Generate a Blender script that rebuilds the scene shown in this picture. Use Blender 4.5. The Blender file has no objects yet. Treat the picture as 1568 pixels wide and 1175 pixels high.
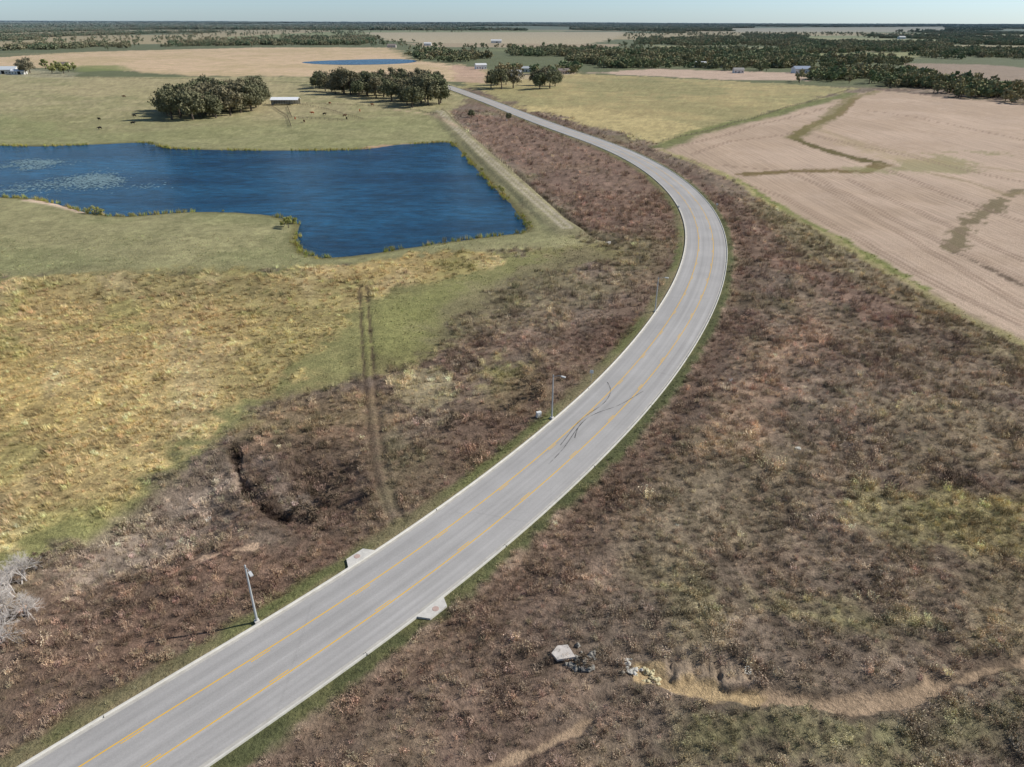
import bpy, math, numpy as np, random
from mathutils import Vector, Matrix
random.seed(4); rng=np.random.default_rng(7)
CH=55.0; F=1079.0; TH=math.atan((587.5-33)/F); ROLL=math.radians(0.2)
# ------------------------------------------------ survey: photo -> ground plane
def G(u,v):
    u=np.asarray(u,float); v=np.asarray(v,float)
    x=(u-784)/F; y=(587.5-v)/F
    x,y=x*math.cos(ROLL)-y*math.sin(ROLL), x*math.sin(ROLL)+y*math.cos(ROLL)
    den=np.maximum(math.sin(TH)-y*math.cos(TH),0.0012)
    t=CH/den
    return np.stack([x*t,t*(math.cos(TH)+y*math.sin(TH))],-1)
def GP(l): a=np.array(l,float); return G(a[:,0],a[:,1])
def lin(c):
    c=np.array(c,float)/255.0
    return np.where(c<=0.04045,c/12.92,((c+0.055)/1.055)**2.4)
def ss(a,b,x):
    t=np.clip((x-a)/(b-a),0,1); return t*t*(3-2*t)
def vn(x,y,seed):
    xi=np.floor(x); yi=np.floor(y); fx=x-xi; fy=y-yi
    xi=xi.astype(np.int64); yi=yi.astype(np.int64)
    fx=fx*fx*(3-2*fx); fy=fy*fy*(3-2*fy)
    def h(i,j):
        n=(i*374761393+j*668265263+seed*974634777)&0xffffffff
        n=((n^(n>>13))*1274126177)&0xffffffff
        return ((n^(n>>16))&0xffff)/65535.0
    a=h(xi,yi);b=h(xi+1,yi);c=h(xi,yi+1);d=h(xi+1,yi+1)
    return (a*(1-fx)+b*fx)*(1-fy)+(c*(1-fx)+d*fx)*fy
def fbm(x,y,wl,seed,o=3):
    s=0;amp=1;tot=0
    for k in range(o):
        s=s+amp*vn(x/wl*2**k+13.7*k,y/wl*2**k+7.1*k,seed+k); tot+=amp; amp*=.55
    return s/tot
# ------------------------------------------------ ground grid
rows=[-80,-60,-40,-25,-12,0,8,14]
y=18.0
while y<42000:
    rows.append(y); y+=min(max(2.5e-5*(y+45)**2,0.12),0.016*(y+40))
Yr=np.array(rows); NR=len(Yr); NC=1000; S=1.2
sc=np.linspace(-S,S,NC)
YY=np.repeat(Yr[:,None],NC,1); XX=sc[None,:]*(np.maximum(YY,0)+60)
def lookup(A,x,y):
    i=np.clip(np.searchsorted(Yr,y),1,NR-1)
    f=np.clip((y-Yr[i-1])/(Yr[i]-Yr[i-1]),0,1)
    c=(x/(np.maximum(y,0)+60)/S+1)/2*(NC-1); c0=np.clip(np.floor(c).astype(int),0,NC-2); g=np.clip(c-c0,0,1)
    if A.ndim==3: f=f[:,None]; g=g[:,None]
    return (A[i-1,c0]*(1-g)+A[i-1,c0+1]*g)*(1-f)+(A[i,c0]*(1-g)+A[i,c0+1]*g)*f
def rsl(y0,y1):
    return max(0,np.searchsorted(Yr,y0)-1), min(NR,np.searchsorted(Yr,y1)+1)
def seg_d(X,Y,a,b):
    dx,dy=b[0]-a[0],b[1]-a[1]; L=dx*dx+dy*dy+1e-9
    t=np.clip(((X-a[0])*dx+(Y-a[1])*dy)/L,0,1)
    return np.hypot(X-a[0]-t*dx,Y-a[1]-t*dy)
def sd_xy(P,X,Y):
    D=np.full(X.shape,1e9); ins=np.zeros(X.shape,bool)
    n=len(P)
    for k in range(n):
        a=P[k]; b=P[(k+1)%n]
        D=np.minimum(D,seg_d(X,Y,a,b))
        if a[1]!=b[1]:
            c=(a[1]>Y)!=(b[1]>Y)
            xi=(b[0]-a[0])*(Y-a[1])/(b[1]-a[1])+a[0]
            ins^=c&(X<xi)
    return np.where(ins,D,-D)
def sd_poly(P,m=40):
    i0,i1=rsl(P[:,1].min()-m,P[:,1].max()+m)
    O=np.full((NR,NC),-1e3)
    O[i0:i1]=sd_xy(P,XX[i0:i1],YY[i0:i1])
    return O
def d_line(P,m=30):
    O=np.full((NR,NC),float(1e3))
    for a,b in zip(P[:-1],P[1:]):
        i0,i1=rsl(min(a[1],b[1])-m,max(a[1],b[1])+m)
        O[i0:i1]=np.minimum(O[i0:i1],seg_d(XX[i0:i1],YY[i0:i1],a,b))
    return O
N1=fbm(XX,YY,.9,15,3)-.5; N5=fbm(XX,YY,3,11,3)-.5; N20=fbm(XX,YY,18,21,4)-.5; N80=fbm(XX,YY,75,31,4)-.5
C=np.zeros((NR,NC,3)); M={k:np.zeros((NR,NC)) for k in('brush','yel','crop','grass','forest','bare')}
M['brush'][:]=1
def mixc(a,col):
    global C
    col=np.asarray(col); C=C*(1-a[...,None])+col*a[...,None]
# brush base colours
C[:]=lin((129,114,100))
mixc(ss(-.12,.12,N20+.4*N5)*.7,lin((118,98,84)))
mixc(ss(.0,.2,N80)*.5,lin((133,118,100)))
mixc(ss(.05,.2,fbm(XX,YY,28,55,4)-.5)*.5,lin((127,121,88)))
mixc(ss(.05,.25,fbm(XX,YY,9,57,4)-.5)*.5,lin((147,132,108)))
def paint(px,col,soft=1.5,warp=2.0,s=1.0,kind=None,world=False,var=None):
    P=np.array(px,float) if world else GP(px)
    sd=sd_poly(P)
    dist=np.clip(YY/120,0.6,30)
    n=(N5*0.9+N20*1.6+N1*.5)*2*warp*dist**.5
    a=ss(-soft,soft,sd+n)*s
    if kind:
        for k in M: M[k]*=(1-a)
        M[kind]+=a
    c=lin(col)
    if var is not None:
        v=ss(-.15,.15,N20*.6+N80*.8+N5*.3)[...,None]
        c=c*(1-v)+lin(var)*v
    mixc(a,c); return a
def pline(px,col,w,soft=.6,s=1.0,warp=.5,kind=None,clear=0):
    P=GP(px); m_=w*3+8; d0=d_line(P,m_); d=np.where(d0<m_,d0+warp*2*(N5+N20)+.9*warp*N1,1e3); a=(1-ss(w-soft,w+soft,d))*s
    if kind:
        for k in M: M[k]*=(1-a)
        M[kind]+=a
    if clear: M['brush']*=ss(w+clear*.5,w+clear,d)
    mixc(a,lin(col)); return a
# far default: woodland floor
far=ss(700,760,YY+60*N80)
M['brush']*=1-far; M['forest']+=far; mixc(far,lin((104,108,78)))
def fieldmask(x,y): return ss(.0,.03,fbm(x*.5,y*.28,330,77,2)-.545)*ss(1250,1700,y)*(1-ss(5000,6500,y))
fp=fieldmask(XX,YY)
fcol=fbm(XX*.5,YY*.28,420,79,1); fc=np.where((fcol>.5)[...,None],lin((166,151,118)),lin((134,136,96)))
mixc(fp,fc); M['forest']*=1-fp
# ------- upper left: pasture / tan fields
paint([(-600,92),(0,100),(120,118),(300,118),(470,118),(640,122),(700,130),(720,150),(690,170),(690,195),(740,240),(800,300),(860,345),(910,368),(885,382),(790,384),(700,394),(600,402),(500,412),(380,418),(0,424),(-700,430)],(148,143,104),2,2.5,1,'grass',var=(162,152,116))
paint([(-500,205),(0,205),(240,200),(470,190),(660,175),(690,195),(800,310),(880,370),(700,385),(480,410),(0,425),(-500,425)],(138,139,97),8,5,.6)
paint([(150,120),(420,120),(470,160),(420,180),(200,150),(60,140)],(168,155,118),10,6,.6)
paint([(-400,300),(0,303),(120,335),(400,332),(450,380),(300,400),(0,370),(-400,380)],(156,148,110),8,7,.5)
paint([(-400,180),(0,175),(140,200),(60,210),(-400,215)],(128,134,90),8,7,.5)
paint([(-400,72),(0,88),(120,80),(400,73),(600,73),(625,92),(690,98),(760,112),(760,124),(700,126),(640,121),(450,117),(300,117),(130,104),(0,104),(-400,110)],(202,176,144),10,4,1,'bare',var=(188,166,130))
paint([(120,101),(180,100),(205,108),(120,110)],(128,134,82),8,2,.8)
paint([(-100,108),(0,104),(60,106),(120,112),(110,120),(40,118)],(156,150,126),5,2,.6)
# meadow right of road
paint([(690,118),(760,120),(880,113),(1000,118),(1200,128),(1310,136),(1200,168),(1085,200),(1010,216),(985,214),(930,200),(870,182),(800,165),(740,145)],(172,156,112),4,4,1,'grass',var=(154,145,103))
paint([(780,162),(900,165),(990,180),(1060,195),(1010,215),(980,212),(930,198),(860,178)],(184,167,120),5,5,.8)
paint([(850,125),(1000,122),(1150,140),(1050,150),(900,140)],(138,134,94),8,12,.6)
paint([(900,150),(1100,155),(1150,175),(1000,170)],(146,138,98),8,12,.5)
paint([(900,112),(1000,106),(1230,112),(1240,124),(1100,122)],(190,166,146),5,3,1,'bare')
paint([(690,100),(735,103),(745,128),(700,126)],(184,154,134),3,2,.8,'bare')
paint([(740,118),(880,108),(880,114),(770,124)],(180,162,134),4,3,.8)
# distant fields
for q,c in [([(560,50),(960,49),(940,60),(900,68),(650,66),(590,62)],(178,164,136)),([(1110,44),(1450,42),(1450,49),(1130,50)],(165,156,134)),
            ([(1385,97),(1500,99),(1700,112),(1700,132),(1568,128),(1460,118),(1400,110)],(152,134,116)),([(-200,33.5),(90,34.5),(60,38),(-200,40)],(160,156,135)),
            ([(620,66),(960,68),(930,74),(640,72)],(165,148,122)),([(1230,57),(1440,61),(1430,67),(1240,65)],(150,148,108)),
            ([(1000,70),(1200,73),(1180,79),(1010,77)],(154,148,110)),([(1240,82),(1420,80),(1400,90),(1250,90)],(144,142,100)),([(1450,69),(1640,71),(1640,78),(1460,77)],(162,150,118))]:
    paint(q,c,12,4,1,'bare')
# harvested field
CROP=[(1008,228),(1060,206),(1180,178),(1300,145),(1345,139),(1568,160),(2100,215),(2300,900),(1900,660),(1568,530),(1500,500),(1420,452),(1340,398),(1260,352),(1180,308),(1130,275),(1060,247)]
paint(CROP,(190,167,146),1.5,1,1,'crop',var=(181,158,136))
pline([(1010,229),(1060,248),(1130,277),(1180,310),(1260,354),(1340,400),(1420,454),(1500,502),(1568,532),(1800,640)],(166,156,108),2.0,.9,.9,1.6,'grass')
pline([(1130,274),(1180,306),(1260,350),(1340,394),(1420,447)],(122,128,70),1.1,.7,.8,1.8)
pline([(1012,226),(1062,204),(1182,176),(1305,143)],(114,118,72),6,3,.9,2,'grass')
pline([(1310,150),(1285,175),(1240,195),(1215,212),(1245,224),(1310,243),(1352,251),(1325,262),(1230,262),(1140,268)],(128,110,74),3.2,.9,.95,1.8)
pline([(1215,212),(1245,224),(1310,243),(1350,250)],(98,90,54),3.0,1.0,.85,2.0)
pline([(1352,251),(1325,262),(1230,262),(1140,268)],(118,102,66),2.6,.9,.8,2.0)
pline([(1345,140),(1300,150),(1265,185),(1215,212)],(120,113,70),4.4,2.0,.7,3)
pline([(1240,198),(1330,222),(1440,246),(1568,262)],(160,142,112),1.6,1.0,.6,2)
pline([(1560,292),(1545,300),(1510,325),(1482,342),(1468,365),(1458,385)],(108,98,66),1.9,.8,.8,3.4)
pline([(1465,388),(1500,405),(1568,436),(1640,470)],(100,84,68),1.2,.4,.9,1.6); pline([(1350,251),(1450,270),(1545,300),(1568,295)],(144,128,96),1.6,1.0,.65,2.2)
paint([(1320,262),(1400,248),(1500,232),(1490,262),(1400,258)],(140,136,92),5,8,.65)
paint([(1250,195),(1330,228),(1480,250),(1350,245)],(170,152,116),5,5,.5)
for k,l in enumerate([[(1400,470),(1300,410),(1180,330),(1100,270),(1055,244)],[(1568,500),(1440,440),(1330,375),(1200,300),(1150,285)],[(1360,260),(1450,300),(1568,340)],[(1300,275),(1400,320),(1568,400)],[(1250,210),(1400,240),(1568,280)],[(1040,225),(1150,195),(1290,160)],[(1330,170),(1450,190),(1568,215)],[(1230,262),(1400,350),(1568,430)],[(1100,255),(1200,262),(1260,285),(1568,470)],[(1060,238),(1120,215),(1210,205)]]):
    P=GP(l); d=np.abs(d_line(P,6)-.9); mixc((1-ss(.15,.7,d))*.65,lin((140,118,100)))
# pasture strip greens + yellow grass
paint([(-600,424),(0,418),(200,424),(380,412),(520,402),(640,394),(760,386),(900,376),(925,382),(860,415),(800,430),(750,462),(690,500),(640,545),(560,580),(470,605),(400,645),(330,695),(240,760),(170,818),(70,862),(0,880),(-400,940)],(138,135,90),2.5,4.5,1,'grass',var=(130,122,84))
paint([(-600,430),(0,424),(200,430),(380,420),(520,405),(640,396),(760,390),(815,392),(765,410),(700,425),(640,432),(590,440),(545,470),(520,520),(450,575),(400,615),(320,675),(240,738),(150,785),(80,820),(0,845),(-400,920)],(182,161,113),2.0,5,1,'yel',var=(168,148,102))
paint([(80,430),(400,425),(520,440),(430,460),(250,455)],(142,132,92),5,6,.65)
paint([(400,470),(520,450),(560,500),(500,550),(330,640),(330,560)],(148,140,94),5,6,.5)
paint([(560,470),(700,430),(730,440),(690,500),(620,545),(560,540)],(140,140,88),5,4,.7,'grass')
paint([(0,800),(80,770),(170,770),(140,810),(60,840),(0,850)],(158,155,98),3,4,.6)
paint([(-20,500),(0,700),(60,740),(160,640),(60,560)],(176,153,96),5,6,.4)
GRN=ss(.05,.19,fbm(XX,YY,14,63,4)-.5+.25*N5); mixc(GRN*M['yel']*.5,lin((140,138,86)))
STR=ss(.0,.18,fbm(XX*.9+YY*.4,YY*.25-XX*.1,7,67,4)-.5); mixc(STR*M['yel']*.4,lin((190,171,133)))
# brush patches
paint([(605,575),(660,562),(695,600),(668,632),(615,618)],(168,158,124),1,3,.55)
paint([(740,560),(830,550),(850,600),(800,630),(740,620)],(130,126,80),2,4,.65)
paint([(390,600),(600,600),(620,650),(480,680),(340,690),(380,640)],(130,112,84),3,4,.6)
paint([(640,470),(800,400),(900,385),(880,430),(760,500),(680,520)],(126,116,90),4,5,.7)
for q,c,s in [([(1000,885),(1120,900),(1280,925),(1420,960),(1350,985),(1200,960),(1020,920)],(150,144,102),.7),([(1440,760),(1568,770),(1568,850),(1470,830)],(152,142,96),.6),
            ([(1100,600),(1240,470),(1260,520),(1220,600),(1130,700),(1080,670)],(152,128,108),.7),([(1320,740),(1420,790),(1380,830),(1300,790)],(136,131,92),.5),
            ([(1030,640),(1250,700),(1200,820),(1000,860),(900,800)],(127,117,93),.4),([(1300,600),(1568,640),(1568,740),(1350,700)],(130,119,93),.4),
            ([(820,960),(1000,900),(1050,960),(980,1000),(850,1010)],(104,94,84),.5),([(1050,1090),(1400,1095),(1568,1065),(1568,1175),(1000,1175)],(114,113,78),.65),
            ([(1180,410),(1260,420),(1560,600),(1500,640),(1250,480)],(133,120,100),.5),([(1500,900),(1568,880),(1568,1000),(1480,980)],(138,127,98),.5),
            ([(690,170),(800,185),(900,220),(1000,270),(1040,330),(1030,370),(900,350),(800,270)],(127,104,90),.75),
            ([(1060,270),(1120,300),(1250,400),(1400,480),(1350,500),(1180,400),(1120,380)],(125,101,88),.7),([(1130,290),(1250,350),(1420,455),(1568,535),(1568,560),(1380,470),(1230,390)],(130,119,90),.55),
            ([(0,880),(330,850),(600,800),(560,850),(380,920),(0,1100)],(115,92,78),.6),([(330,680),(560,640),(640,700),(600,790),(450,830),(330,790)],(112,91,78),.7),
            ([(620,690),(800,560),(1000,440),(1000,480),(850,600),(700,740)],(115,95,82),.6),([(700,1175),(760,900),(1000,640),(1100,500),(1120,560),(900,860),(800,1175)],(122,103,90),.55)]:
    paint(q,c,3,4,s)
paint([(70,890),(150,815),(250,750),(335,705),(375,705),(395,760),(330,815),(220,865),(100,920)],(136,121,107),1.5,2.5,.8)
paint([(110,870),(250,770),(340,715),(350,760),(240,830),(140,880)],(148,136,124),1.5,3,.45)
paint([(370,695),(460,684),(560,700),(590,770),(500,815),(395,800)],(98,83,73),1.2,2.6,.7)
paint([(380,705),(440,700),(450,745),(410,760)],(134,118,106),.6,1.6,.6)
paint([(420,750),(470,745),(480,765),(430,775)],(152,138,124),.3,.9,.75)
# eroded gullies, tracks
GUL1=[(985,1028),(1030,1050),(1090,1058),(1150,1072),(1220,1078),(1300,1085),(1390,1072),(1460,1042),(1500,1030),(1600,1008),(1700,985)]
GUL2=[(905,1100),(880,1118),(835,1140),(790,1158),(740,1175),(690,1200)]
DRN=[(1248,1092),(1256,1108),(1252,1125),(1258,1145),(1250,1185)]
pline(GUL1,(112,97,82),.95,.25,.65,1.2); pline(GUL1,(168,146,122),.42,.14,.95,1.1,'bare',clear=.6); pline(GUL1[:4],(186,162,124),.85,.2,.9,1.4,'bare'); pline(GUL2,(180,156,130),.35,.15,.9,.9,'bare',clear=.6)
paint([(1010,1002),(1090,1005),(1180,1022),(1180,1050),(1090,1048),(1010,1040)],(158,140,120),.4,1.4,.8,'bare')
pline(DRN,(84,74,62),.16,.08,.6,.7); pline([(1100,1062),(1180,1100),(1330,1110),(1320,1175)],(88,76,64),.13,.08,.55,.8)
pline([(300,858),(340,846),(385,838)],(196,168,142),.5,.15,.95,1.2,'bare',clear=.6); pline([(270,870),(300,858)],(170,140,120),.25,.12,.8,1,'bare',clear=.3)
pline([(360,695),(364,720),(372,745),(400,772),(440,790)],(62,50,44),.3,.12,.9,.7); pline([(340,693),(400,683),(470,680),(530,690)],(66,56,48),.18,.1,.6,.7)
pline([(150,870),(230,880),(290,862)],(84,70,60),.25,.15,.6,.8)
TR=GP([(556,440),(560,500),(566,580),(574,660),(580,720),(596,770),(608,798)])
dtr=np.abs(d_line(TR,5)-.85); a=(1-ss(.12,.45,dtr+.5*N5+.4*N1))*ss(-.3,.0,N20+N5*.5)*.85; mixc(a,lin((84,70,58)))
for k in('brush','yel'): M[k]*=1-(1-ss(.9,1.5,d_line(TR,5)))*.85
TR2=GP([(200,425),(300,436),(420,455),(560,452)]); mixc((1-ss(.2,.6,np.abs(d_line(TR2,5)-.9)))*.4,lin((110,104,70)))
TR3=GP([(700,600),(690,650),(640,690),(600,700)]); mixc((1-ss(.1,.4,d_line(TR3,5)+.4*N5))*.5,lin((80,68,58)))
# dam track & ditches
DAM=[(672,172),(700,200),(740,240),(790,285),(830,320),(868,354)]
d=d_line(GP(DAM),12); dam_d=d.copy()
mixc((1-ss(4,6,d+N20*3))*.9,lin((146,139,106))); M['brush']*=ss(4,6,d); M['grass']=np.maximum(M['grass'],1-ss(4,6,d))
mixc((1-ss(.4,.9,np.abs(d-1.2)+.5*N5))*.8,lin((182,170,150)))
DIT=[(790,262),(830,300),(870,338),(905,358),(935,372)]; ditd=d_line(GP(DIT),8); mixc((1-ss(.4,1.3,ditd))*.8,lin((76,68,56)))
pline([(600,168),(660,176),(690,190),(700,196)],(186,162,136),1.6,1,.7,1)
pline([(905,368),(880,395),(820,430),(740,470)],(100,90,70),.8,.6,.5,1)
# pond
POND=[(-260,262),(-160,226),(0,222),(60,224),(160,220),(225,217),(238,221),(252,227),(330,229),(400,230),(470,230),(540,229),(575,226),(605,221),(650,219),(690,216),(703,228),(722,250),(755,285),(785,315),(808,342),(809,355),(770,359),(700,367),(620,379),(560,389),(515,394),(485,393),(465,386),(455,376),(452,362),(461,345),(440,335),(410,328),(350,324),(290,323),(240,327),(190,331),(150,328),(122,322),(90,312),(50,303),(0,301),(-140,296)]
PW=GP(POND)
def smooth_closed(P,it=2):
    for _ in range(it):
        Q=np.roll(P,-1,0); P=np.stack([.75*P+.25*Q,.25*P+.75*Q],1).reshape(-1,2)
    return P
PW=smooth_closed(PW,2)
pond=sd_poly(PW,40)+1.2*N5+1.0*N20
POND2=smooth_closed(GP([(455,95.5),(490,93),(540,91.5),(600,90),(640,92),(630,96.5),(570,99),(500,99)]),2)
pond2=sd_poly(POND2,60)
wetb=(1-ss(.5,3.5,-pond+2*N20))*.8; wetb=np.where(pond<0,wetb,.9)
mixc(wetb,lin((104,98,64))); 
for k in M: M[k]*=1-wetb*.95
pline([(40,306),(90,314),(125,324)],(212,188,164),1.7,.6,.95,.6,'bare'); pline([(560,226),(590,223),(640,220)],(190,158,132),1.8,.8,.9,1,'bare')
pline([(0,300),(40,305)],(110,104,66),1,.6,.9,.6)
# grain: stems, litter and bare soil between plants
mb_=np.clip(M['brush'],0,1); my_=np.clip(M['yel'],0,1); mg_=np.clip(M['grass'],0,1)
C*=np.exp((1.1*N1+.9*N5)*mb_+(.8*N1+.9*N5)*my_+(.35*N1+.5*N5)*mg_)[...,None]
# road centre line
LE=[(40,1168),(120,1118),(200,1070),(300,1014),(400,957),(470,913),(530,876),(590,838),(650,795),(720,745),(780,700),(840,650),(890,608),(930,568),(970,524),(1005,478),(1030,438),(1045,400),(1051,370),(1049,345),(1040,318),(1020,290),(990,263),(950,239),(900,218),(850,201),(790,178),(740,157),(700,142),(682,135),(655,127),(600,122)]
L=GP(LE); L=np.vstack([L[0]-(L[2]-L[0])/np.linalg.norm(L[2]-L[0])*90,L])
def resample(P,st):
    s=np.r_[0,np.cumsum(np.hypot(*np.diff(P,axis=0).T))]; n=int(s[-1]/st)
    q=np.linspace(0,s[-1],n+1); return np.stack([np.interp(q,s,P[:,0]),np.interp(q,s,P[:,1])],1)
def gsm(P,sig,st):
    k=int(3*sig/st); w=np.exp(-.5*(np.arange(-k,k+1)*st/sig)**2); w/=w.sum()
    Q=np.vstack([2*P[0]-P[1:k+1][::-1],P,2*P[-1]-P[-k-1:-1][::-1]])
    return np.stack([np.convolve(Q[:,i],w,'valid') for i in(0,1)],1)
L=resample(L,2.0); A=gsm(L,8,2.0); B=gsm(L,22,2.0); w=ss(220,330,L[:,1])[:,None]; L=A*(1-w)+B*w
T=np.gradient(L,axis=0); T/=np.linalg.norm(T,axis=1)[:,None]; NRM=np.stack([T[:,1],-T[:,0]],1)
HW=5.65
CL=gsm(L+NRM*HW,6,2.0); T=np.gradient(CL,axis=0); T/=np.linalg.norm(T,axis=1)[:,None]; NRM=np.stack([T[:,1],-T[:,0]],1)
rd=np.full((NR,NC),60.0); side=np.zeros((NR,NC))
for k in range(0,len(CL)-3,3):
    a=CL[k];b=CL[min(k+3,len(CL)-1)]
    i0,i1=rsl(min(a[1],b[1])-40,max(a[1],b[1])+40)
    dd=seg_d(XX[i0:i1],YY[i0:i1],a,b); cr=(b[0]-a[0])*(YY[i0:i1]-a[1])-(b[1]-a[1])*(XX[i0:i1]-a[0])
    m=dd<rd[i0:i1]; rd[i0:i1]=np.where(m,dd,rd[i0:i1]); side[i0:i1]=np.where(m,np.sign(-cr),side[i0:i1])
rt=side>0
# verge
ed=rd-HW
vg=(1-ss(1.3,2.4,ed+2.0*N5+1.2*N20+.6*N1)); vgl=(1-ss(1.6,3.2,ed+2.2*N5+1.8*N20))
mixc(np.where(rt,0,vgl)*.9,lin((130,122,90))); mixc(np.where(rt,0,vgl)*ss(-.12,.06,N20)*.75,lin((106,112,68)))
mixc(np.where(rt,0,1-ss(.1,.8,ed+N5))*.45,lin((156,138,112)))
mixc(np.where(rt,vg,0)*.95,lin((88,92,60))); mixc(np.where(rt,vg,0)*ss(0,.15,N5+N20*.6)*.6,lin((112,110,74)))
mixc((1-ss(5,12,ed+6*N20))*ss(1.5,3,ed)*.45*M['brush'],lin((114,92,78)))
for k in('brush','yel','crop'): M[k]*=np.where(rt,1-vg,1-vgl)
M['verge']=np.where(rt,vg,vgl)*(ed>.3)
# ------- height
H=(fbm(XX,YY,45,91,3)-.5)*2.4*ss(6,30,ed)*(1-ss(500,900,YY))+(N5*.3+(fbm(XX,YY,10,97,2)-.5)*1.0)*ss(2,7,ed)*(1-ss(200,400,YY))*(.3+.7*np.clip(M['brush'],0,1))
H*=ss(2,26,-pond)
H+=1.1*(1-ss(2,8,dam_d))*(1-ss(-3,0,pond))
H-=.8*(1-ss(.3,1.6,ditd))
H-=np.where(rt,.45,.25)*ss(1,3,ed)*(1-ss(4.5,8,ed))
gd=d_line(GP(GUL1),8); H-=.55*(1-ss(.3,1.3,gd+1.2*N5+.4*N1)); gd=d_line(GP(GUL2),8); H-=.4*(1-ss(.2,.9,gd+.9*N5+.4*N1))
rib=sd_poly(GP([(1010,1000),(1090,1003),(1180,1020),(1180,1052),(1090,1048),(1010,1042)]),5); H-=ss(-.5,1,rib)*.8*np.abs(fbm(XX*2.2+2*N5,YY*.35,1.6,19,2)-.5)*2.0
H-=.15*(1-ss(.2,.6,dtr))*(YY<260)
dep=sd_poly(GP([(368,695),(455,684),(560,700),(590,770),(500,815),(395,800)]),15); H-=1.2*ss(-2.5,4.5,dep+5*N5+7*N20)
H+=1.1*ss(-1,2.5,sd_poly(GP([(378,700),(445,695),(470,740),(415,765)]),8)+2*N5)
dep2=sd_poly(GP([(60,930),(100,860),(200,790),(330,720),(375,760),(330,820),(180,890)]),15); H-=1.8*ss(-4,5,dep2+3*N20)
cutl=d_line(GP([(360,695),(364,720),(372,745),(400,772),(440,790)]),5); H-=.8*(1-ss(.2,1.0,cutl+N5))
H=np.where(pond>-4,np.minimum(H,-.3+np.clip(-pond,-8,4)*.14),H)
H=np.where(pond2>-10,-np.clip(pond2+10,0,20)*.05,H)
H=np.where(ed<.6,-.04,H)
H+=46*(fbm(XX,YY,5500,5,3)-.42)*ss(4500,13000,YY)
# aerial haze painted into the ground colours, stronger with distance
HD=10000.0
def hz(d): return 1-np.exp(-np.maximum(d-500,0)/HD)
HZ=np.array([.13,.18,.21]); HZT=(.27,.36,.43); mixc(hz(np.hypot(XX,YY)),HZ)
# ------------------------------------------------ scene helpers
scene=bpy.context.scene
def link(o): scene.collection.objects.link(o); return o
def newmesh(name,v,f,mats=(),mi=None,smooth=False):
    me=bpy.data.meshes.new(name); me.from_pydata([tuple(map(float,p)) for p in v],[],[tuple(map(int,q)) for q in f])
    for m in mats: me.materials.append(m)
    if mi is not None: me.polygons.foreach_set('material_index',np.array(mi,np.int32))
    if smooth: me.polygons.foreach_set('use_smooth',np.ones(len(f),bool))
    me.update(); return me
def nt_new(name):
    m=bpy.data.materials.new(name); m.use_nodes=True; nt=m.node_tree; nt.nodes.clear()
    o=nt.nodes.new('ShaderNodeOutputMaterial'); b=nt.nodes.new('ShaderNodeBsdfPrincipled'); nt.links.new(b.outputs[0],o.inputs[0])
    b.inputs['Roughness'].default_value=.9; b.inputs['Specular IOR Level'].default_value=.15
    return m,nt,b
def N(nt,t,**k):
    n=nt.nodes.new(t)
    for a,v in k.items(): setattr(n,a,v)
    return n
def setin(nt,sock,v):
    if isinstance(v,bpy.types.NodeSocket): nt.links.new(v,sock)
    else: sock.default_value=v
def math_(nt,op,a,b=None):
    n=N(nt,'ShaderNodeMath',operation=op); setin(nt,n.inputs[0],a)
    if b is not None: setin(nt,n.inputs[1],b)
    return n.outputs[0]
def mix(nt,f,a,b,bt='MIX'):
    n=N(nt,'ShaderNodeMix',data_type='RGBA',blend_type=bt); setin(nt,n.inputs[0],f); setin(nt,n.inputs[6],a); setin(nt,n.inputs[7],b); return n.outputs[2]
def noise(nt,vec,scale,detail=4,rough=.6):
    n=N(nt,'ShaderNodeTexNoise'); nt.links.new(vec,n.inputs['Vector']); n.inputs['Scale'].default_value=scale; n.inputs['Detail'].default_value=detail; n.inputs['Roughness'].default_value=rough; return n.outputs['Fac']
def mr(nt,v,a,b,c,d):
    n=N(nt,'ShaderNodeMapRange'); setin(nt,n.inputs[0],v)
    for i,x in enumerate((a,b,c,d)): n.inputs[i+1].default_value=x
    return n.outputs[0]
def grey(nt,v):
    n=N(nt,'ShaderNodeCombineColor'); 
    for i in range(3): nt.links.new(v,n.inputs[i])
    return n.outputs[0]
def haze(nt,col):  # paints aerial haze into the base colour by world position, no volume
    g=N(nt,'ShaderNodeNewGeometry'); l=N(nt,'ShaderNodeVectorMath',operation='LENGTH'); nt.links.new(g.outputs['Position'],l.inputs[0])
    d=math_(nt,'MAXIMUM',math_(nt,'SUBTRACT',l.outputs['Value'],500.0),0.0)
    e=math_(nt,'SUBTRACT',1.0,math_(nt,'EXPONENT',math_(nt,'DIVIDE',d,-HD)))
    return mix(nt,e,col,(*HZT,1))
def simple(name,col,var=.15,scale=2.0,rough=.9,usehaze=False,spec=.15):
    m,nt,b=nt_new(name); g=N(nt,'ShaderNodeNewGeometry')
    f=mr(nt,noise(nt,g.outputs['Position'],scale),.3,.7,1-var,1+var)
    c=mix(nt,1.0,(*lin(col),1),grey(nt,f),'MULTIPLY')
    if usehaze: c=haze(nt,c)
    nt.links.new(c,b.inputs['Base Color']); b.inputs['Roughness'].default_value=rough; b.inputs['Specular IOR Level'].default_value=spec
    return m
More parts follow.
